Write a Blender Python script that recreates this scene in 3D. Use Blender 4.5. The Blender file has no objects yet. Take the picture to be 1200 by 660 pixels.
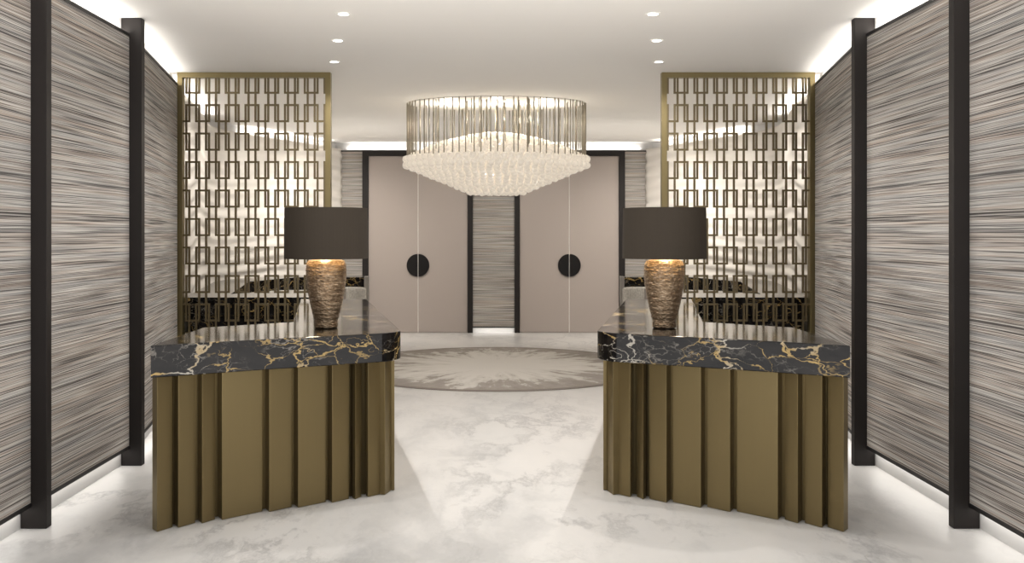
import bpy, bmesh, math, random
from mathutils import Vector, Matrix, noise
random.seed(7)
SC = bpy.context.scene
COL = SC.collection
PI = math.pi

# ------------------------------------------------------------------ node helpers
def new_mat(name):
    m = bpy.data.materials.new(name); m.use_nodes = True
    nt = m.node_tree; nt.nodes.clear()
    out = nt.nodes.new('ShaderNodeOutputMaterial')
    b = nt.nodes.new('ShaderNodeBsdfPrincipled')
    nt.links.new(b.outputs[0], out.inputs[0])
    return m, nt, b
def N(nt, typ, **kw):
    n = nt.nodes.new(typ)
    for k, v in kw.items(): setattr(n, k, v)
    return n
def L(nt, a, b): nt.links.new(a, b)
def setin(n, **kw):
    for k, v in kw.items(): n.inputs[k.replace('_', ' ')].default_value = v
def math_(nt, op, a, b=None, clamp=False):
    n = N(nt, 'ShaderNodeMath', operation=op, use_clamp=clamp)
    for i, v in enumerate((a, b)):
        if v is None: continue
        if isinstance(v, (int, float)): n.inputs[i].default_value = v
        else: L(nt, v, n.inputs[i])
    return n.outputs[0]
def ramp(nt, fac, stops, interp='LINEAR'):
    r = N(nt, 'ShaderNodeValToRGB'); cr = r.color_ramp; cr.interpolation = interp
    while len(cr.elements) < len(stops): cr.elements.new(0.5)
    for e, (p, c) in zip(cr.elements, stops):
        e.position = p; e.color = (c, c, c, 1) if isinstance(c, (int, float)) else (*c, 1)
    L(nt, fac, r.inputs[0]); return r.outputs[0]
def mixc(nt, fac, a, b, mode='MIX'):
    n = N(nt, 'ShaderNodeMix', data_type='RGBA', blend_type=mode)
    if isinstance(fac, (int, float)): n.inputs[0].default_value = fac
    else: L(nt, fac, n.inputs[0])
    for i, v in ((6, a), (7, b)):
        if isinstance(v, tuple): n.inputs[i].default_value = (*v, 1)
        else: L(nt, v, n.inputs[i])
    return n.outputs[2]
def objcoord(nt, scale=(1, 1, 1), loc=(0, 0, 0), rot=(0, 0, 0)):
    tc = N(nt, 'ShaderNodeTexCoord'); mp = N(nt, 'ShaderNodeMapping')
    mp.inputs['Location'].default_value = loc
    mp.inputs['Rotation'].default_value = rot
    mp.inputs['Scale'].default_value = scale
    L(nt, tc.outputs['Object'], mp.inputs[0]); return mp.outputs[0]
def noise_(nt, vec, scale, detail=3, rough=.5, dist=0.0):
    n = N(nt, 'ShaderNodeTexNoise'); L(nt, vec, n.inputs['Vector'])
    setin(n, Scale=scale, Detail=detail, Roughness=rough, Distortion=dist); return n
def bump(nt, b, h, strength=.3, dist=.01):
    n = N(nt, 'ShaderNodeBump'); setin(n, Strength=strength, Distance=dist)
    L(nt, h, n.inputs['Height']); L(nt, n.outputs[0], b.inputs['Normal'])

# ------------------------------------------------------------------ materials
def plain(name, col, rough=.5, metal=0.0, var=.06, scale=4, spec=.5):
    m, nt, b = new_mat(name)
    v = objcoord(nt); n = noise_(nt, v, scale, 4)
    c = mixc(nt, n.outputs[0], tuple(x*(1-var) for x in col), tuple(min(1, x*(1+var)) for x in col))
    L(nt, c, b.inputs['Base Color'])
    setin(b, Roughness=rough, Metallic=metal); b.inputs['Specular IOR Level'].default_value = spec
    return m
M = {}
M['ceiling'] = plain('ceiling_paint', (.82, .80, .77), .9, var=.015, scale=1.2, spec=.2)
M['plaster'] = plain('recess_plaster', (.62, .61, .60), .8, var=.02)
M['post'] = plain('dark_brown_metal', (.017, .014, .013), .5, var=.1, spec=.25)
M['edge'] = plain('black_edge', (.008, .007, .007), .5, var=.1)
M['door'] = plain('taupe_lacquer', (.385, .335, .305), .38, var=.012, scale=2, spec=.35)
M['gap'] = plain('door_edge', (.80, .76, .72), .5, var=.02)
M['black'] = plain('black_leather', (.008, .007, .007), .6, var=.15, scale=30, spec=.2)
M['shade'] = plain('brown_silk', (.038, .030, .022), .8, var=.05, scale=60, spec=.2)
M['shade_in'] = plain('pale_lining', (.75, .66, .50), .7, var=.03)
M['rim'] = plain('white_enamel', (.85, .84, .82), .4, var=.02)
M['dark_core'] = plain('dark_core', (.02, .017, .013), .6, var=.1)
M['greige'] = plain('pale_bronze_panel', (.30, .28, .26), .45, metal=.3, var=.05)

def bronze(name, col, rough, metal=.85, brush=True):
    m, nt, b = new_mat(name)
    v = objcoord(nt, (60, 60, .7)); n = noise_(nt, v, 6, 3)
    c = mixc(nt, n.outputs[0], tuple(x*.92 for x in col), tuple(x*1.08 for x in col))
    L(nt, c, b.inputs['Base Color'])
    r = ramp(nt, n.outputs[0], [(.3, rough-.04), (.7, rough+.05)]); L(nt, r, b.inputs['Roughness'])
    setin(b, Metallic=metal)
    return m
M['bronze'] = bronze('brushed_bronze', (.215, .165, .080), .42)
M['lattice'] = bronze('antique_bronze', (.165, .130, .075), .40)
M['frame'] = bronze('brass_frame', (.215, .172, .085), .42)
M['rod'] = bronze('champagne_metal', (.30, .27, .215), .4, metal=.6)

def grasscloth(name, axis):
    # axis: which object axis runs along the strands ('X' or 'Y')
    m, nt, b = new_mat(name)
    a = (1.0, 1.0, 1.0)
    def co(al, z): return objcoord(nt, (al, .6, z) if axis == 'X' else (.6, al, z))
    wob = noise_(nt, co(.55, 1.1), 1.0, 2)
    tc = N(nt, 'ShaderNodeTexCoord'); sp = N(nt, 'ShaderNodeSeparateXYZ'); L(nt, tc.outputs['Object'], sp.inputs[0])
    al = sp.outputs[0] if axis == 'X' else sp.outputs[1]
    zz = math_(nt, 'ADD', sp.outputs[2], math_(nt, 'MULTIPLY', math_(nt, 'SUBTRACT', wob.outputs[0], .5), .022))
    def strand(fa, fz, off, detail=2):
        c = N(nt, 'ShaderNodeCombineXYZ')
        L(nt, math_(nt, 'MULTIPLY', al, fa), c.inputs[0]); c.inputs[1].default_value = off
        L(nt, math_(nt, 'MULTIPLY', zz, fz), c.inputs[2])
        return noise_(nt, c.outputs[0], 1.0, detail, .6).outputs[0]
    s1 = strand(.6, 185, 0, 2); s2 = strand(.4, 95, 9.3, 2); s3 = strand(1.1, 300, 4.1, 1); s4 = strand(.8, 120, 31.0, 1); tone = strand(.4, 4, 2.2, 3)
    hue = strand(.5, 34, 17.7, 2)
    c = ramp(nt, s2, [(.34, (.27, .252, .238)), (.50, (.37, .347, .325)), (.66, (.45, .42, .39))])
    tint = ramp(nt, hue, [(.36, (.93, .965, 1.0)), (.5, (1, .975, .955)), (.64, (1.0, .90, .83))])
    c = mixc(nt, 1.0, c, tint, 'MULTIPLY')
    c = mixc(nt, 1.0, c, ramp(nt, tone, [(.35, .78), (.65, 1.04)]), 'MULTIPLY')
    c = mixc(nt, ramp(nt, s3, [(.53, 0), (.61, .9)]), c, (.60, .575, .535))
    c = mixc(nt, ramp(nt, s1, [(.40, .95), (.46, 0)]), c, (.045, .040, .038))
    c = mixc(nt, ramp(nt, s4, [(.28, .85), (.40, 0)]), c, (.03, .027, .026))
    f = math_(nt, 'ADD', math_(nt, 'MULTIPLY', s1, .6), math_(nt, 'MULTIPLY', s3, .4))
    L(nt, c, b.inputs['Base Color'])
    setin(b, Roughness=.7); b.inputs['Specular IOR Level'].default_value = .25
    bump(nt, b, f, .35, .008)
    return m
M['grass_y'] = grasscloth('grasscloth_side', 'Y')
M['grass_x'] = grasscloth('grasscloth_back', 'X')

def black_marble():
    m, nt, b = new_mat('black_gold_marble')
    v = objcoord(nt, (.72, .85, 1.35), (3.4, 1.7, .4), (.35, .12, .3))
    warp = noise_(nt, v, 3.2, 5, .6)
    w2 = N(nt, 'ShaderNodeVectorMath', operation='MULTIPLY_ADD')
    L(nt, warp.outputs['Color'], w2.inputs[0]); w2.inputs[1].default_value = (.42, .42, .42); L(nt, v, w2.inputs[2])
    def veins(scale, width, seed):
        vo = N(nt, 'ShaderNodeTexVoronoi', feature='DISTANCE_TO_EDGE')
        ad = N(nt, 'ShaderNodeVectorMath', operation='ADD'); L(nt, w2.outputs[0], ad.inputs[0]); ad.inputs[1].default_value = (seed, seed*.7, seed*.3)
        L(nt, ad.outputs[0], vo.inputs['Vector']); vo.inputs['Scale'].default_value = scale
        wn = noise_(nt, v, 5 + seed, 3).outputs[0]
        wd = math_(nt, 'MULTIPLY', ramp(nt, wn, [(.38, .12), (.52, .8), (.7, 2.0)]), width)
        return math_(nt, 'SUBTRACT', 1.0, math_(nt, 'DIVIDE', vo.outputs['Distance'], wd), clamp=True)
    big = ramp(nt, veins(2.3, .016, 1.3), [(0, 0), (.35, 1)])
    med = ramp(nt, veins(5.5, .026, 4.7), [(0, 0), (.5, 1)])
    fine = ramp(nt, veins(13, .055, 8.1), [(0, 0), (.8, 1)])
    mask = ramp(nt, noise_(nt, v, 2.6, 3).outputs[0], [(.44, 0), (.58, 1)])
    mask2 = ramp(nt, noise_(nt, v, 4.1, 2, .5, .3).outputs[0], [(.46, 0), (.62, 1)])
    base = ramp(nt, noise_(nt, v, 4, 6, .65).outputs[0], [(.35, (.004, .0035, .0038)), (.7, (.018, .016, .0155))])
    gold = ramp(nt, noise_(nt, v, 3.3, 3).outputs[0], [(.40, (.42, .39, .34)), (.50, (.42, .29, .11))])
    c = mixc(nt, math_(nt, 'MULTIPLY', fine, math_(nt, 'MULTIPLY', mask2, .42)), base, (.36, .33, .29))
    c = mixc(nt, math_(nt, 'MULTIPLY', med, math_(nt, 'MULTIPLY', mask, .8)), c, gold)
    c = mixc(nt, math_(nt, 'MULTIPLY', big, .9), c, gold)
    L(nt, c, b.inputs['Base Color']); setin(b, Roughness=.10); b.inputs['Specular IOR Level'].default_value = .22
    return m
M['marble'] = black_marble()

def white_marble():
    m, nt, b = new_mat('white_marble_floor')
    v = objcoord(nt, (1, .55, 1), (0, 0, 0), (0, 0, .5))
    warp = noise_(nt, v, 1.3, 6, .62)
    w2 = N(nt, 'ShaderNodeVectorMath', operation='MULTIPLY_ADD')
    L(nt, warp.outputs['Color'], w2.inputs[0]); w2.inputs[1].default_value = (.9, .9, .9); L(nt, v, w2.inputs[2])
    n1 = noise_(nt, w2.outputs[0], 1.5, 7, .62).outputs[0]
    ridge = math_(nt, 'ABSOLUTE', math_(nt, 'SUBTRACT', n1, .5))
    vein = ramp(nt, ridge, [(0, 1), (.012, .55), (.05, 0)])
    vmask = ramp(nt, noise_(nt, v, .9, 3).outputs[0], [(.42, .05), (.62, 1)])
    cloud = ramp(nt, noise_(nt, w2.outputs[0], 1.0, 5, .6).outputs[0], [(.36, (.64, .625, .61)), (.52, (.60, .59, .577)), (.68, (.43, .427, .425))])
    n3 = noise_(nt, w2.outputs[0], 4.2, 5, .6).outputs[0]
    flecks = ramp(nt, n3, [(.66, 0), (.73, .6)])
    c = mixc(nt, math_(nt, 'MULTIPLY', vein, math_(nt, 'MULTIPLY', vmask, .62)), cloud, (.27, .267, .27))
    c = mixc(nt, math_(nt, 'MULTIPLY', flecks, .5), c, (.40, .39, .38))
    L(nt, c, b.inputs['Base Color']); setin(b, Roughness=.30); b.inputs['Specular IOR Level'].default_value = .3
    return m
M['floor'] = white_marble()

def rug_mat(R):
    m, nt, b = new_mat('feathered_rug')
    tc = N(nt, 'ShaderNodeTexCoord'); sp = N(nt, 'ShaderNodeSeparateXYZ'); L(nt, tc.outputs['Object'], sp.inputs[0])
    x, y = sp.outputs[0], sp.outputs[1]
    r = math_(nt, 'SQRT', math_(nt, 'ADD', math_(nt, 'MULTIPLY', x, x), math_(nt, 'MULTIPLY', y, y)))
    rn = math_(nt, 'DIVIDE', r, R)
    rs = math_(nt, 'MAXIMUM', r, .001)
    c = N(nt, 'ShaderNodeCombineXYZ')
    L(nt, math_(nt, 'MULTIPLY', math_(nt, 'DIVIDE', x, rs), 9), c.inputs[0]); L(nt, math_(nt, 'MULTIPLY', math_(nt, 'DIVIDE', y, rs), 9), c.inputs[1])
    L(nt, math_(nt, 'MULTIPLY', rn, 5.0), c.inputs[2])
    st = noise_(nt, c.outputs[0], 1.0, 5, .65).outputs[0]
    big = N(nt, 'ShaderNodeCombineXYZ')
    L(nt, math_(nt, 'MULTIPLY', math_(nt, 'DIVIDE', x, rs), 2.2), big.inputs[0]); L(nt, math_(nt, 'MULTIPLY', math_(nt, 'DIVIDE', y, rs), 2.2), big.inputs[1])
    bg = noise_(nt, big.outputs[0], 1.0, 2).outputs[0]
    f = math_(nt, 'ADD', math_(nt, 'ADD', math_(nt, 'MULTIPLY', rn, .62), math_(nt, 'MULTIPLY', math_(nt, 'SUBTRACT', st, .5), 1.0)), math_(nt, 'MULTIPLY', math_(nt, 'SUBTRACT', bg, .5), .6))
    col = ramp(nt, f, [(.25, (.62, .595, .56)), (.41, (.52, .495, .46)), (.45, (.35, .318, .29)), (.66, (.28, .25, .225))])
    edge = ramp(nt, rn, [(.965, 0), (.975, 1)])
    col = mixc(nt, edge, col, (.22, .19, .17))
    L(nt, col, b.inputs['Base Color']); setin(b, Roughness=.95); b.inputs['Specular IOR Level'].default_value = .1
    v = objcoord(nt); bump(nt, b, noise_(nt, v, 260, 2).outputs[0], .3, .004)
    return m

def wave_mat():
    return plain('white_plaster_relief', (.70, .665, .615), .65, var=.015, scale=2, spec=.3)
M['wave'] = wave_mat()

def vase_mat():
    m, nt, b = new_mat('hammered_copper_glaze')
    v = objcoord(nt, (1, 1, 3.2)); n = noise_(nt, v, 48, 4, .6)
    v2 = objcoord(nt, (.25, .25, 1)); n2 = noise_(nt, v2, 75, 2)
    f = math_(nt, 'ADD', math_(nt, 'MULTIPLY', n.outputs[0], .55), math_(nt, 'MULTIPLY', n2.outputs[0], .5))
    c = ramp(nt, f, [(.36, (.13, .085, .052)), (.52, (.24, .168, .105)), (.64, (.38, .29, .20)), (.80, (.60, .50, .38))])
    L(nt, c, b.inputs['Base Color']); setin(b, Roughness=.33, Metallic=.8)
    vo = N(nt, 'ShaderNodeTexVoronoi'); L(nt, objcoord(nt, (1, 1, 1.6)), vo.inputs['Vector']); vo.inputs['Scale'].default_value = 55
    h = math_(nt, 'ADD', f, math_(nt, 'MULTIPLY', vo.outputs['Distance'], .5))
    bump(nt, b, h, .9, .008)
    return m
M['vase'] = vase_mat()

def boucle():
    m, nt, b = new_mat('cream_boucle')
    n = noise_(nt, objcoord(nt), 55, 3, .7)
    L(nt, ramp(nt, n.outputs[0], [(.3, (.36, .34, .31)), (.65, (.68, .65, .60))]), b.inputs['Base Color'])
    setin(b, Roughness=.95); bump(nt, b, n.outputs[0], .8, .01); return m
M['boucle'] = boucle()

def bead_mat():
    m, nt, b = new_mat('cream_glass_bead')
    n = noise_(nt, objcoord(nt), 40, 2)
    c = mixc(nt, n.outputs[0], (.70, .64, .555), (.86, .80, .71))
    L(nt, c, b.inputs['Base Color']); setin(b, Roughness=.12); b.inputs['Specular IOR Level'].default_value = .8
    b.inputs['Emission Color'].default_value = (1, .90, .77, 1); b.inputs['Emission Strength'].default_value = BEAD_E
    return m
BEAD_E = .20
M['bead'] = bead_mat()
def emit(name, col, s):
    m, nt, b = new_mat(name)
    v = objcoord(nt); n = noise_(nt, v, 3, 1)
    c = mixc(nt, n.outputs[0], tuple(x*.98 for x in col), col); L(nt, c, b.inputs['Emission Color'])
    setin(b, Base_Color=(*col, 1)); b.inputs['Emission Strength'].default_value = s; return m
M['lens'] = emit('lit_lens', (1.0, .96, .88), 6)
M['bulb'] = emit('lit_bulb', (1.0, .86, .62), 8)

# ------------------------------------------------------------------ object helpers
def wloc(o):
    v = Vector((0, 0, 0))
    while o is not None: v += o.location; o = o.parent
    return v
def obj(name, bm, mat, parent=None, smooth=False, origin=None, bevel=0, seg=2):
    """one mesh object from a bmesh given in world coordinates"""
    bmesh.ops.recalc_face_normals(bm, faces=bm.faces)
    base = wloc(parent) if parent else Vector((0, 0, 0))
    org = Vector(origin) if origin else base
    bmesh.ops.translate(bm, verts=bm.verts, vec=-org)
    me = bpy.data.meshes.new(name); bm.to_mesh(me); bm.free()
    if smooth:
        for p in me.polygons: p.use_smooth = True
    o = bpy.data.objects.new(name, me); COL.objects.link(o)
    if parent: o.parent = parent
    o.location = org - base
    me.materials.append(mat)
    if bevel:
        bv = o.modifiers.new('bevel', 'BEVEL'); bv.width = bevel; bv.segments = seg; bv.limit_method = 'ANGLE'; bv.angle_limit = math.radians(35)
        bv.harden_normals = False
    return o
def tag(o, label, cat, group=None):
    o['label'] = label; o['category'] = cat
    if group: o['group'] = group
    return o
def thing(name, loc, label, cat, group=None):
    o = bpy.data.objects.new(name, None); o.empty_display_size = .1; COL.objects.link(o); o.location = loc
    return tag(o, label, cat, group)
def struct(o): o['kind'] = 'structure'; return o
def box(bm, x0, x1, y0, y1, z0, z1):
    vs = [bm.verts.new((x, y, z)) for z in (z0, z1) for x, y in ((x0, y0), (x1, y0), (x1, y1), (x0, y1))]
    for f in ((0, 3, 2, 1), (4, 5, 6, 7), (0, 1, 5, 4), (1, 2, 6, 5), (2, 3, 7, 6), (3, 0, 4, 7)):
        bm.faces.new([vs[i] for i in f])
    return bm
def bx(*a): return box(bmesh.new(), *a)
def prism(bm, pts, z0, z1):
    lo = [bm.verts.new((x, y, z0)) for x, y in pts]; hi = [bm.verts.new((x, y, z1)) for x, y in pts]
    bm.faces.new(lo[::-1]); bm.faces.new(hi); n = len(pts)
    for i in range(n): bm.faces.new((lo[i], lo[(i+1) % n], hi[(i+1) % n], hi[i]))
    return bm
def pr(pts, z0, z1): return prism(bmesh.new(), pts, z0, z1)
def lathe(bm, prof, c=(0, 0), n=48, cap0=True, cap1=True):
    rings = []
    for r, z in prof:
        rings.append([bm.verts.new((c[0]+r*math.cos(2*PI*k/n), c[1]+r*math.sin(2*PI*k/n), z)) for k in range(n)])
    for a, b in zip(rings, rings[1:]):
        for k in range(n): bm.faces.new((a[k], a[(k+1) % n], b[(k+1) % n], b[k]))
    if cap0: bm.faces.new(rings[0][::-1])
    if cap1: bm.faces.new(rings[-1])
    return bm
def rod(bm, x, y, z0, z1, r, n=6):
    return lathe(bm, [(r, z0), (r, z1)], (x, y), n)
def mir(pts, s): return [(s*x, y) for x, y in pts]
def side(s): return 'left' if s < 0 else 'right'

# ------------------------------------------------------------------ camera
cam = bpy.data.cameras.new('camera'); camo = bpy.data.objects.new('camera', cam); COL.objects.link(camo)
camo.location = (-.053, 0, 1.6); camo.rotation_euler = (PI/2, 0, 0)
cam.sensor_width = 36; cam.lens = 33; cam.shift_x = 25.3/1200; cam.shift_y = -55/1200; cam.clip_start = .05
SC.camera = camo

# ------------------------------------------------------------------ room shell
H = 3.1
Y0, YC, YD = 3.1, 4.1, 15.3
struct(obj('floor', bx(-4.2, 4.2, Y0, YD+.3, -.12, 0), M['floor']))
struct(obj('ceiling', bx(-4.2, 4.2, YC, YD+.3, H, H+.12), M['ceiling']))
struct(obj('wall_back', bx(-2.75, 2.75, YD+.06, YD+.25, 0, H), M['plaster']))

# recess wall line behind the panels and the relief wall (plan of the right side; mirrored for the left)
def thick(pts, t):
    """closed outline: a polyline and its copy pushed outwards (+x side of travel)"""
    out = []
    for i, p in enumerate(pts):
        a = Vector(pts[max(0, i-1)]); b = Vector(pts[min(len(pts)-1, i+1)])
        d = (b-a).normalized(); out.append((p[0]+d.y*t, p[1]-d.x*t))
    return pts + out[::-1]
def arc(a, c, b, n=8):
    """quadratic corner from a over c to b"""
    r = []
    for i in range(n+1):
        t = i/n; r.append(tuple((1-t)**2*a[k]+2*t*(1-t)*c[k]+t*t*b[k] for k in (0, 1)))
    return r
corner = arc((3.575, 11.75), (3.70, 12.38), (3.44, 12.93), 8)
recess = [(2.61, 3.65), (2.61, 6.60), (3.02, 8.72)] + [(x+.10, y+.03) for x, y in corner] + [(2.60, 15.36)]
for s in (-1, 1):
    struct(obj('wall_'+side(s), pr(mir(thick(recess, .12), s), 0, H), M['plaster']))

# dark posts (front face, chamferless square section)
post_y = [3.71, 5.10, 6.49]
k = 1
for s in (-1, 1):
    for y in post_y:
        o = obj('trim_%d' % k, bx(*sorted((s*2.465, s*2.606)), y, y+.06, .001, H-.001), M['post'], bevel=.002, seg=1, origin=(s*2.53, y+.03, 0)); struct(o)
        k += 1

# grasscloth panels, floating between floor and ceiling
ZP0, ZP1 = .12, 2.99
def panel(s, a, b, label, t=.05):
    """panel whose face runs from plan point a to b (right side coordinates)"""
    org = (s*a[0], a[1], 0)
    root = thing('wall_panel', org, label, 'wall panel')
    face = thick([a, b], t)
    obj('grasscloth', pr(mir(face, s), ZP0+.022, ZP1-.022), M['grass_y'], root)
    a2 = thick([a, b], t+.002)
    d = (Vector(b)-Vector(a)).normalized(); off = lambda p, q: (p[0]-d.y*q, p[1]+d.x*q)
    a2[0] = off(a2[0], .006); a2[1] = off(a2[1], .006)
    for z0, z1, w in ((ZP0, ZP0+.022, 'lower'), (ZP1-.022, ZP1, 'upper')):
        obj('edge_trim', pr(mir(a2, s), z0, z1), M['edge'], root)
for s in (-1, 1):
    sd = side(s)
    panel(s, (2.55, 3.772), (2.55, 5.098), 'woven grey wall panel nearest the camera on the %s, ahead of both dark posts in view' % sd)
    panel(s, (2.55, 5.162), (2.55, 6.488), 'woven grey wall panel between the two dark posts on the %s wall' % sd)
    panel(s, (2.555, 6.56), (2.935, 8.64), 'angled woven grey wall panel between the far %s post and the %s lattice screen' % (sd, sd))

# ------------------------------------------------------------------ back wall with doors
X = dict(w=2.50, g0=2.135, f0=2.135, d0=2.038, m=1.231, d1=.424, f1=.341)
n = k
for s in (-1, 1):
    fr = bmesh.new()
    xs = lambda a, b: sorted((s*a, s*b))
    box(fr, *xs(X['f0'], X['d0']), YD-.05, YD+.06, 0, 2.97)
    box(fr, *xs(X['d1'], X['f1']), YD-.05, YD+.06, 0, 2.97)
    box(fr, *xs(X['d0'], X['d1']), YD-.05, YD+.06, 2.88, 2.97)
    struct(obj('trim_%d' % n, fr, M['post'], origin=(s*X['m'], YD, 0))); n += 1
dn = 1
for x0, x1, hx, sg in ((-2.036, -1.238, -1.231, -1), (-1.224, -.426, -1.231, 1), (.426, 1.224, 1.231, -1), (1.238, 2.036, 1.231, 1)):
    d = obj('door_%d' % dn, bx(x0, x1, YD-.02, YD+.04, .006, 2.876), M['door'], origin=(x0 if sg < 0 else x1, YD, 0), bevel=.003); struct(d)
    # half-round pull plate next to the meeting edge
    bm = bmesh.new(); pts = []
    for i in range(25):
        a = PI/2 + sg*(-1)*PI*i/24 if True else 0
        pts.append((hx + sg*.008 + sg*abs(math.cos(-PI/2+PI*i/24))*.176, 1.10 + math.sin(-PI/2+PI*i/24)*.184))
    lo = [bm.verts.new((x, YD-.02, z)) for x, z in pts]; hi = [bm.verts.new((x, YD-.05, z)) for x, z in pts]
    bm.faces.new(lo); bm.faces.new(hi[::-1])
    for i in range(25): bm.faces.new((lo[i], lo[(i+1) % 25], hi[(i+1) % 25], hi[i]))
    obj('handle', bm, M['black'], d, bevel=.005)
    dn += 1
for s in (-1, 1):
    bm = bx(s*X['m']-.005, s*X['m']+.005, YD-.023, YD+.03, .004, 2.878)
    struct(obj('trim_%d' % n, bm, M['gap'], origin=(s*X['m'], YD, 0))); n += 1
def bpanel(x0, x1, z0, z1, label):
    root = thing('wall_panel', ((x0+x1)/2, YD, 0), label, 'wall panel')
    obj('grasscloth', bx(x0, x1, YD-.02, YD+.03, z0+.02, z1-.02), M['grass_x'], root)
    obj('edge_trim', bx(x0, x1, YD-.026, YD+.032, z0, z0+.02), M['edge'], root)
    obj('edge_trim', bx(x0, x1, YD-.026, YD+.032, z1-.02, z1), M['edge'], root)
bpanel(-.339, .339, .085, 2.97, 'narrow woven grey panel between the two pairs of doors')
for s in (-1, 1):
    a, b = sorted((s*2.137, s*2.56))
    bpanel(a, b, .085, 2.97, 'narrow woven grey strip of wall panel beside the outer edge of the %s doors' % side(s))

# ------------------------------------------------------------------ white relief wall behind the screens
def relief(s):
    path = [(2.965, 8.80), (3.27, 10.3)] + corner + [(2.96, 14.1), (2.47, 15.262)]
    # resample
    P = [Vector(p) for p in path]; seg = []
    tot = sum((b-a).length for a, b in zip(P, P[1:])); NS, NZ = 110, 200
    def at(u):
        for a, b in zip(P, P[1:]):
            l = (b-a).length
            if u <= l+1e-6: return a.lerp(b, max(0, min(1, u/l))), (b-a).normalized()
            u -= l
        return P[-1], (P[-1]-P[-2]).normalized()
    bm = bmesh.new(); g = []
    for i in range(NS+1):
        u = tot*i/NS; row = []
        p, d = at(u); nrm = Vector((-d.y, d.x))
        for j in range(NZ+1):
            z = .002 + (ZP1-.002)*j/NZ
            ph = 1.6*noise.noise(Vector((u*.55, z*.25, 3.0)))*2 + .35*math.sin(u*1.1)
            am = .016*(.65+.6*noise.noise(Vector((u*.8, z*1.1, 9.0))))
            h = am*math.sin(2*PI*z/.155 + ph*2.4) + .008*noise.noise(Vector((u*1.3, z*4.5, 5)))
            q = p + nrm*(h+.0)
            row.append(bm.verts.new((s*q.x, q.y, z)))
        g.append(row)
    for i in range(NS):
        for j in range(NZ): bm.faces.new((g[i][j], g[i+1][j], g[i+1][j+1], g[i][j+1]))
    # back face and rim so it is a solid slab
    lo = []; hi = []
    for i in range(NS+1):
        p, d = at(tot*i/NS); nrm = Vector((d.y, -d.x)); q = p+nrm*.05
        lo.append(bm.verts.new((s*q.x, q.y, .002))); hi.append(bm.verts.new((s*q.x, q.y, ZP1)))
    for i in range(NS):
        bm.faces.new((lo[i], hi[i], hi[i+1], lo[i+1]))
        bm.faces.new((lo[i], lo[i+1], g[i+1][0], g[i][0])); bm.faces.new((hi[i], g[i][-1], g[i+1][-1], hi[i+1]))
    bm.faces.new([lo[0]]+[v for v in g[0]]+[hi[0]]); bm.faces.new([lo[-1], hi[-1]]+[v for v in g[-1][::-1]])
    o = obj('relief_wall_panel', bm, M['wave'], smooth=True, origin=(s*3.4, 12, 0))
    tag(o, 'white rippled relief wall curving behind the %s lattice screen' % side(s), 'wall panel')
for s in (-1, 1): relief(s)

# ------------------------------------------------------------------ lattice screens
SY0, SY1 = 8.68, 8.73
def screen(s):
    x0, x1 = 1.531, 2.947   # inner and outer edge
    fw = .047
    root = thing('lattice_screen', (s*(x0+x1)/2, (SY0+SY1)/2, 0), 'tall bronze lattice screen of interlocking rectangles behind the %s reception desk' % side(s), 'screen')
    fr = bmesh.new(); xs = lambda a, b: sorted((s*a, s*b))
    box(fr, *xs(x0, x0+fw), SY0-.012, SY1+.012, .001, H-.001)
    box(fr, *xs(x1-fw, x1), SY0-.012, SY1+.012, .001, H-.001)
    box(fr, *xs(x0+fw, x1-fw), SY0-.012, SY1+.012, H-.048, H-.001)
    box(fr, *xs(x0+fw, x1-fw), SY0-.012, SY1+.012, .001, .048)
    obj('frame', fr, M['frame'], root)
    la = bmesh.new()
    ix0, ix1, iz0, iz1 = x0+fw, x1-fw, .048, H-.048
    sc = 8.70/1100; bw = .0085; by0, by1 = SY0+.006, SY0+.028
    px = lambda p: -((p-574.7)*sc-.053)          # to positive (outer = larger)
    T, W, VP, RH = 23.12*sc, 15.0*sc, 66.7*sc, 52.3*sc
    zb = 1.6+(275-108.9)*sc                       # bottom of the topmost column-A rectangles
    def vbar(x, z0, z1, d=0):
        z0, z1 = max(z0, iz0), min(z1, iz1)
        if z1 <= z0 or x < ix0+bw*.5 or x > ix1-bw*.5: return
        box(la, *xs(x-bw, x+bw), by0+d, by1+d, z0, z1)
    def hbar(a, b, z, d=0):
        a, b = max(a, ix0), min(b, ix1)
        if b <= a or z < iz0 or z > iz1: return
        box(la, *xs(a, b), by0+d, by1+d, z-bw, z+bw)
    cA = px(226.1)
    for fam in (0, 1):
        for i in range(-1, 10):
            c = cA - T*(i + .5*fam) if True else 0
            a, b = c-W/2, c+W/2
            if b < ix0 or a > ix1: continue
            for kx in range(-1, 7):
                z0 = zb - VP*(kx + .5*fam); z1 = z0+RH
                e = .0006*fam
                vbar(a, z0-bw, z1+bw, e); vbar(b, z0-bw, z1+bw, e)
                hbar(a+bw, b-bw, z0, e); hbar(a+bw, b-bw, z1, e)
    obj('lattice', la, M['lattice'], root)
for s in (-1, 1): screen(s)

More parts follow.
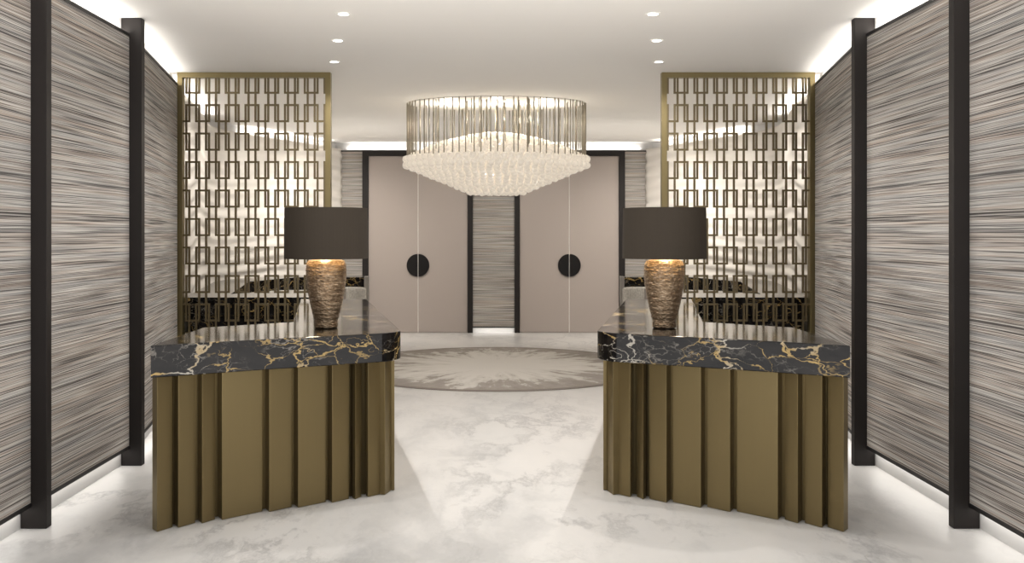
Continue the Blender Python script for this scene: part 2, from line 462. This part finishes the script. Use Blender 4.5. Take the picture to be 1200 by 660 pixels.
# ------------------------------------------------------------------ reception desks
TOP, SLAB = 1.01, .172
front = [(1.857, 4.98), (1.69, 5.08), (1.52, 5.175), (1.31, 5.29), (1.10, 5.40), (.89, 5.51), (.70, 5.605)]
tip = arc((.70, 5.605), (.615, 5.655), (.607, 5.78), 6)[1:]
slab = front + tip + [(1.19, 8.60), (1.79, 8.60), (1.385, 6.34), (1.875, 5.955)]
edges = [(1.843, 5.04), (1.754, 5.115), (1.647, 5.19), (1.556, 5.255), (1.327, 5.405), (1.178, 5.49), (.996, 5.592), (.868, 5.662), (.798, 5.712), (.700, 5.76), (.652, 5.865)]
def desk(s):
    sd = side(s)
    root = thing('reception_desk', (s*1.2, 5.9, 0), 'angular bronze reception desk with thick black marble top on the %s of the aisle' % sd, 'reception desk')
    obj('countertop', pr(mir(slab, s), TOP-SLAB, TOP), M['marble'], root, bevel=.005)
    Q = [Vector(e) for e in edges[:-1]]; inner = []
    for i, q in enumerate(Q):
        d = (Q[min(i+1, len(Q)-1)]-Q[max(i-1, 0)]).normalized(); m = Vector((d.y, -d.x))
        if m.y < 0: m = -m
        inner.append(tuple(q+m*.078))
    inner[0] = (1.838, inner[0][1])
    body = inner + [(.69, 5.90), (1.25, 8.55), (1.72, 8.55), (1.33, 6.28), (1.838, 5.90)]
    obj('body', pr(mir(body, s), .002, TOP-SLAB-.001), M['bronze'], root)
    P = [Vector(e) for e in edges]
    for i, a in enumerate(P):
        if i < len(P)-1: b = P[i+1]
        else: b = a + Vector((.10, .42))
        t = (b-a).normalized(); inn = Vector((t.y, -t.x))
        if inn.y < 0 and i < len(P)-1: inn = -inn
        if i == len(P)-1: inn = Vector((1, .1)).normalized()
        gap = (.018 if i == 0 else .028) if i < 8 else .014
        e = a + t*((b-a).length-gap) + inn*(.032 if i < 9 else .018)
        dep = .07 if i < 7 else .04
        obj('bronze_panel', pr(mir([tuple(a), tuple(e), tuple(e+inn*dep), tuple(a+inn*dep)], s), .002, TOP-SLAB-.0005), M['bronze'], root, bevel=.0025)
for s in (-1, 1): desk(s)

# ------------------------------------------------------------------ counters behind the screens
def counter(s):
    sd = side(s)
    root = thing('back_counter', (s*2.4, 9.2, 0), 'black marble back counter seen through the %s lattice screen' % sd, 'counter')
    a = [(2.955, 8.81), (1.56, 8.81), (1.62, 10.35), (2.20, 10.75), (2.62, 9.75), (2.66, 9.4), (3.06, 11.7), (2.74, 12.98), (1.80, 12.98), (1.80, 13.45),
         (2.60, 13.45), (3.14, 13.30), (3.50, 12.25), (3.42, 11.4)]
    a = [(2.925, 8.81), (1.56, 8.81), (1.62, 10.2), (2.30, 9.95), (2.63, 9.30), (3.08, 11.75), (2.74, 12.98), (1.80, 12.98), (1.80, 13.45),
         (2.60, 13.50), (3.08, 13.45), (3.36, 12.82), (3.52, 12.3), (3.51, 11.75)]
    obj('countertop', pr(mir(a, s), TOP-SLAB, TOP), M['marble'], root, bevel=.004)
    fr = bmesh.new()
    prism(fr, mir([(2.90, 8.86), (1.62, 8.86), (1.66, 9.0), (2.90, 9.0)], s), .002, TOP-SLAB-.001)
    obj('front_panel', fr, M['marble'], root)
    b2 = [(2.72, 9.3), (3.13, 11.75), (2.79, 13.03), (1.86, 13.03), (1.86, 13.4), (2.60, 13.44), (3.03, 13.4), (3.30, 12.8), (3.45, 12.25), (3.45, 11.75), (2.98, 9.3)]
    obj('base', pr(mir(b2, s), .002, TOP-SLAB-.001), M['dark_core'], root)
    ep = pr(mir([(1.797, 12.96), (1.745, 12.96), (1.745, 13.08), (1.797, 13.08)], s), .002, TOP+.01)
    obj('end_panel', ep, M['greige'], root)
for s in (-1, 1): counter(s)

# ------------------------------------------------------------------ bouclé chairs inside the counters
def chair(s, x, y, label):
    root = thing('armchair', (s*x, y, 0), label, 'chair', )
    bk = bmesh.new(); pts = []
    for i in range(17):
        a = PI*i/16; pts.append((x+.29*math.cos(a), y-.02+.24*math.sin(a)))
    inn = [(x+(px-x)*.72, y-.02+(py-y+.02)*.70) for px, py in pts]
    prism(bk, mir(pts+inn[::-1], s), .42, .90)
    obj('backrest', bk, M['boucle'], root, bevel=.04, seg=4)
    st = bmesh.new(); lathe(st, [(.20, .34), (.24, .37), (.24, .44), (.20, .47)], (s*x, y), 32)
    obj('seat', st, M['boucle'], root, smooth=True)
    for dx in (-1, 1):
        for dy in (-1, 1):
            lg = bmesh.new(); lathe(lg, [(.012, .001), (.02, .36)], (s*x+dx*.15, y+dy*.15), 12)
            obj('leg', lg, M['post'], root)
for s in (-1, 1):
    chair(s, 1.98, 12.4, 'cream nubbly armchair behind the vase of the %s lamp, by the back counter' % side(s))

# ------------------------------------------------------------------ table lamps
def lamp(x, y, label):
    root = thing('table_lamp', (x, y, TOP+.001), label, 'lamp', 'pair of desk lamps')
    z0 = TOP+.001
    prof = [(.066, 0), (.074, .006), (.075, .035), (.073, .045), (.082, .075), (.095, .13), (.110, .20), (.121, .27), (.1265, .33),
            (.127, .365), (.124, .395), (.121, .41), (.112, .424), (.09, .430), (.05, .432)]
    fine = []
    for (r0, a), (r1, b) in zip(prof, prof[1:]):
        nn = max(1, int((b-a)/.006))
        for i in range(nn):
            t = i/nn; z = a+(b-a)*t; r = r0+(r1-r0)*t
            fine.append((r+(.0016*math.sin(z*520)+.001*math.sin(z*211) if .045 < z < .42 else 0), z0+z))
    fine.append((.05, z0+.432))
    obj('vase', lathe(bmesh.new(), fine, (x, y), 64), M['vase'], root, smooth=True)
    obj('neck', lathe(bmesh.new(), [(.014, z0+.431), (.014, z0+.50)], (x, y), 16), M['frame'], root)
    obj('bulb', lathe(bmesh.new(), [(.014, z0+.50), (.02, z0+.515), (.032, z0+.55), (.034, z0+.575), (.024, z0+.602), (.006, z0+.612)], (x, y), 20), M['bulb'], root, smooth=True)
    R0, zb, zt = .262, 1.449, 1.767
    sh = bmesh.new(); lathe(sh, [(R0, zb), (R0-.003, zt), (R0-.007, zt), (R0-.004, zb)], (x, y), 72, False, False)
    sh.verts.ensure_lookup_table(); nv = 72
    for k in range(nv): sh.faces.new((sh.verts[k], sh.verts[(k+1) % nv], sh.verts[3*nv+(k+1) % nv], sh.verts[3*nv+k]))
    o = obj('lamp_shade', sh, M['shade'], root)
    li = bmesh.new(); lathe(li, [(R0-.0047, zb+.001), (R0-.0077, zt-.001)], (x, y), 72, False, False)
    obj('shade_lining', li, M['shade_in'], o, smooth=True)
    df = bmesh.new(); lathe(df, [(R0-.009, zt-.03), (R0-.009, zt-.026)], (x, y), 72)
    obj('diffuser', df, M['shade_in'], o)
    lt = bpy.data.lights.new('lamp_light', 'POINT'); lt.energy = 3.6; lt.color = (1, .82, .58); lt.shadow_soft_size = .04
    lo = bpy.data.objects.new('lamp_light', lt); COL.objects.link(lo); lo.parent = root; lo.location = (0, 0, .52)
    # kept just beside the bulb so that it is not inside it
    lo.location = (.0, -.06, .52)
lamp(-1.09, 5.93, 'table lamp with hammered copper vase and brown drum shade on the left desk')
lamp(1.045, 5.93, 'table lamp with hammered copper vase and brown drum shade on the right desk')

# ------------------------------------------------------------------ rug
RUG = (0, 11.4, 1.86)
bm = lathe(bmesh.new(), [(RUG[2], .001), (RUG[2], .008), (RUG[2]-.006, .012)], RUG[:2], 128)
tag(obj('rug', bm, rug_mat(RUG[2]), origin=(RUG[0], RUG[1], 0)), 'round grey rug with feathered brown edge lying below the chandelier', 'rug')

# ------------------------------------------------------------------ chandelier
CX, CY = .015, 10.67
root = thing('chandelier', (CX, CY, H), 'large oval chandelier of cream glass beads hung on metal rods', 'chandelier')
AX, AY = 1.03, .60
obj('ceiling_plate', (lambda b: (lathe(b, [(1, H-.012), (1, H-.001)], (0, 0), 96), bmesh.ops.scale(b, vec=(.96, .54, 1), verts=b.verts), bmesh.ops.translate(b, vec=(CX, CY, 0), verts=b.verts), b)[-1])(bmesh.new()), M['rim'], root)
# bead tiers: (fraction of the half width, height)
def ztop(f): return 2.455 + .275*(1-f**1.75)
def zbot(f):
    return 2.085 if f < .30 else 2.085 + (2.385-2.085)*((f-.30)/.70)**.95
BR = .0405
tiers = []
f = 1.0
while f > .02:
    tiers.append((f, ztop(f), 1)); f -= .07
f = 1.0
while f > .02:
    tiers.append((f, zbot(f), -1)); f -= .07
tiers.append((.975, 2.42, 0))
beads = []
for f, z, kind in tiers:
    a, b = AX*f, max(AY*f, .02)
    per = PI*(3*(a+b)-math.sqrt((3*a+b)*(a+3*b))); cnt = max(1, int(per/.082)); ph = random.random()*6.28
    # equal arc spacing
    steps = 400; pts = [(a*math.cos(2*PI*i/steps), b*math.sin(2*PI*i/steps)) for i in range(steps+1)]
    cum = [0]
    for p, q in zip(pts, pts[1:]): cum.append(cum[-1]+math.dist(p, q))
    j = 0
    for i in range(cnt):
        target = (i+ph/6.28)/cnt*cum[-1]
        while j < steps-1 and cum[j+1] < target: j += 1
        beads.append((CX+pts[j][0], CY+pts[j][1], z+random.uniform(-.004, .004)))
def zside(p): return
def bead(bm, p, r, rnd):
    res = bmesh.ops.create_icosphere(bm, subdivisions=2, radius=r, matrix=Matrix.Translation(p) @ Matrix.Rotation(rnd, 4, 'Z'))
    return res
beads.sort(key=lambda p: p[1])
near = beads[:]
near = [p for p in beads if p[1] < CY-.2]
near.sort(key=lambda p: p[1] + abs(p[2]-2.42)*.8)
front_beads = near[:100]; fs = set(front_beads)
proto = None
for p in front_beads:
    if proto is None:
        bm = bmesh.new(); bead(bm, p, BR, .3)
        proto = obj('bead', bm, M['bead'], root, origin=p)
    else:
        c = proto.copy(); COL.objects.link(c); c.parent = root; c.location = Vector(p)-root.location
# remaining beads as one part, built from one unit sphere
ub = bmesh.new(); bmesh.ops.create_icosphere(ub, subdivisions=2, radius=BR)
uv = [v.co.copy() for v in ub.verts]; uf = [tuple(v.index for v in f.verts) for f in ub.faces]; ub.free()
V, F = [], []
for p in beads:
    if p in fs: continue
    o = len(V); pv = Vector(p)-root.location
    V += [tuple(v+pv) for v in uv]; F += [tuple(i+o for i in f) for f in uf]
me = bpy.data.meshes.new('bead_cluster'); me.from_pydata(V, [], F); me.materials.append(M['bead'])
o = bpy.data.objects.new('bead_cluster', me); COL.objects.link(o); o.parent = root; o['kind'] = 'stuff'
# inner lit core carrying the beads' light
rods = []
for f, cnt in ((.985, 76), ):
    for i in range(cnt):
        a = 2*PI*(i+.5*random.uniform(-.5, .5))/cnt
        rods.append((AX*f*math.cos(a), AY*f*math.sin(a), f))
inner = []
for i in range(56):
    f = math.sqrt(random.uniform(.02, .90)); a = random.uniform(0, 2*PI)
    inner.append((AX*f*math.cos(a), AY*f*math.sin(a), f))
rods.sort(key=lambda r: r[1])
for i, (x, y, f) in enumerate(rods):
    obj('rod', rod(bmesh.new(), CX+x, CY+y, ztop(f)-.0, H-.012, .0062, 8), M['rod'], root, smooth=True, origin=(CX+x, CY+y, ztop(f)))
bm = bmesh.new()
for x, y, f in inner: rod(bm, CX+x, CY+y, ztop(f), H-.012, .005, 6)
o = obj('rod_cluster', bm, M['rod'], root, smooth=True); o['kind'] = 'stuff'
for dx in (-.55, 0, .55):
    lt = bpy.data.lights.new('chandelier_light', 'POINT'); lt.energy = 6; lt.color = (1, .92, .80); lt.shadow_soft_size = .05
    lo = bpy.data.objects.new('chandelier_light', lt); COL.objects.link(lo); lo.parent = root; lo.location = (dx, 0, -.16)

# ------------------------------------------------------------------ downlights
DL = [(.93, 5.5), (1.05, 6.37), (1.23, 7.24), (1.405, 8.13)]
names = ['nearest', 'middle', 'farthest']
for s in (-1, 1):
    for i, (x, y) in enumerate(DL):
        root = None
        if i > 0:
            root = thing('downlight', (s*x, y, H), '%s of the three small round downlights in the %s half of the ceiling' % (names[i-1], side(s)), 'ceiling light', 'ceiling downlights')
            rg = bmesh.new(); lathe(rg, [(.036, H-.001), (.036, H-.006), (.046, H-.006), (.050, H-.001)], (s*x, y), 32, False, False)
            obj('trim_ring', rg, M['rim'], root, smooth=False)
            obj('lens', lathe(bmesh.new(), [(.036, H-.0045), (.036, H-.002)], (s*x, y), 32), M['lens'], root)
        lt = bpy.data.lights.new('downlight_beam', 'SPOT'); lt.energy = 46 if i == 0 else 52; lt.color = (1, .96, .91)
        lt.spot_size = math.radians(130 if i == 0 else 150); lt.spot_blend = .7; lt.shadow_soft_size = .018
        lo = bpy.data.objects.new('downlight_beam', lt); COL.objects.link(lo); lo.location = (s*x, y, H-.02)

# ------------------------------------------------------------------ concealed strip lights
def strip(name, a, b, z, w, up, power, tilt=0.0, col=(1, .96, .90)):
    a = Vector((*a, z)); b = Vector((*b, z)); ln = (b-a).length
    lt = bpy.data.lights.new(name, 'AREA'); lt.shape = 'RECTANGLE'; lt.size = ln; lt.size_y = w
    lt.energy = power*ln; lt.color = col
    o = bpy.data.objects.new(name, lt); COL.objects.link(o); o.location = (a+b)/2
    d = (b-a).normalized(); zax = Vector((0, 0, -1 if up else 1))       # light shines along -Z
    yax = zax.cross(d); m = Matrix((d, yax, zax)).transposed(); o.rotation_euler = m.to_euler(); return o
COVE, KICK, RELIEF_FILL, DOOR_FILL = 1.7, .45, 60, 38
for s in (-1, 1):
    m1 = lambda p: (s*p[0], p[1])
    for a, b in (((2.582, 3.78), (2.582, 5.09)), ((2.582, 5.17), (2.582, 6.48)), ((2.60, 6.60), (2.972, 8.62)), ((3.02, 8.85), (3.55, 11.7)), ((3.50, 12.95), (2.62, 15.0))):
        strip('cove_strip', m1(a), m1(b), ZP1+.006, .03, True, COVE)
    for a, b in (((2.582, 3.78), (2.582, 5.09)), ((2.582, 5.17), (2.582, 6.48)), ((2.60, 6.60), (2.972, 8.62))):
        strip('kick_strip', m1(a), m1(b), ZP0-.006, .03, False, KICK)
strip('back_cove_strip', (-2.4, YD+.03), (2.4, YD+.03), 2.985, .04, True, COVE*.7)
strip('back_kick_strip', (-.33, YD+.005), (.33, YD+.005), .079, .04, False, .6)

# added spots without fixtures below the ceiling, brightening relief walls and doors
for s in (-1, 1):
    for (x, y), (tx, ty) in (((2.2, 9.5), (3.1, 9.6)), ((2.45, 10.9), (3.5, 11.3)), ((2.35, 12.2), (3.3, 13.3)), ((1.9, 13.3), (2.75, 14.4)), ((.75, 13.0), (.7, 15.0)), ((1.75, 13.0), (1.9, 15.0))):
        lt = bpy.data.lights.new('wall_fill_spot', 'SPOT'); lt.energy = (RELIEF_FILL if y < 13.2 else RELIEF_FILL*1.7) if x > 1.85 else DOOR_FILL; lt.color = (1, .95, .88)
        lt.spot_size = math.radians(112 if x > 1.85 else 98); lt.spot_blend = 1; lt.shadow_soft_size = .015
        o = bpy.data.objects.new('wall_fill_spot', lt); COL.objects.link(o); o.location = (s*x, y, H-.02)
        d = Vector((s*tx, ty, 1.2 if x > 1.85 else .5)) - o.location; o.rotation_euler = d.to_track_quat('-Z', 'Y').to_euler()

# added spots just above the back counters, no fixtures, filling the far ceiling
for s in (-1, 1):
    for x, y in ((2.15, 9.6), (2.7, 13.2), (1.95, 13.2)):
        lt = bpy.data.lights.new('ceiling_fill_spot', 'SPOT'); lt.energy = 12 if y < 10 else 28; lt.color = (1, .95, .88)
        lt.spot_size = math.radians(165); lt.spot_blend = 1; lt.shadow_soft_size = .05
        o = bpy.data.objects.new('ceiling_fill_spot', lt); COL.objects.link(o); o.location = (s*x, y, TOP+.03)
        o.rotation_euler = (Vector((0 if x < 2 else s*x*.8, y, 3)) - o.location).to_track_quat('-Z', 'Y').to_euler()

# ------------------------------------------------------------------ world + view
w = bpy.data.worlds.new('world'); SC.world = w; w.use_nodes = True
bg = w.node_tree.nodes['Background']; bg.inputs[1].default_value = 1.0
wt = w.node_tree; wtc = wt.nodes.new('ShaderNodeTexCoord'); wsp = wt.nodes.new('ShaderNodeSeparateXYZ'); wt.links.new(wtc.outputs['Generated'], wsp.inputs[0])
wl = ramp(wt, math_(wt, 'ADD', math_(wt, 'MULTIPLY', wsp.outputs[2], .5), .5), [(.30, (1.0, .97, .94)), (.52, (.22, .216, .21))])
wm = wt.nodes.new('ShaderNodeVectorMath'); wm.operation = 'SCALE'; wt.links.new(wl, wm.inputs[0]); wm.inputs['Scale'].default_value = 3.5
wt.links.new(wm.outputs[0], bg.inputs[0])   # brighter below the horizon, fill added for the ceiling through the open end
vs = SC.view_settings; vs.view_transform = 'Standard'; vs.look = 'None'; vs.exposure = .45; vs.gamma = 1; vs.use_curve_mapping = False
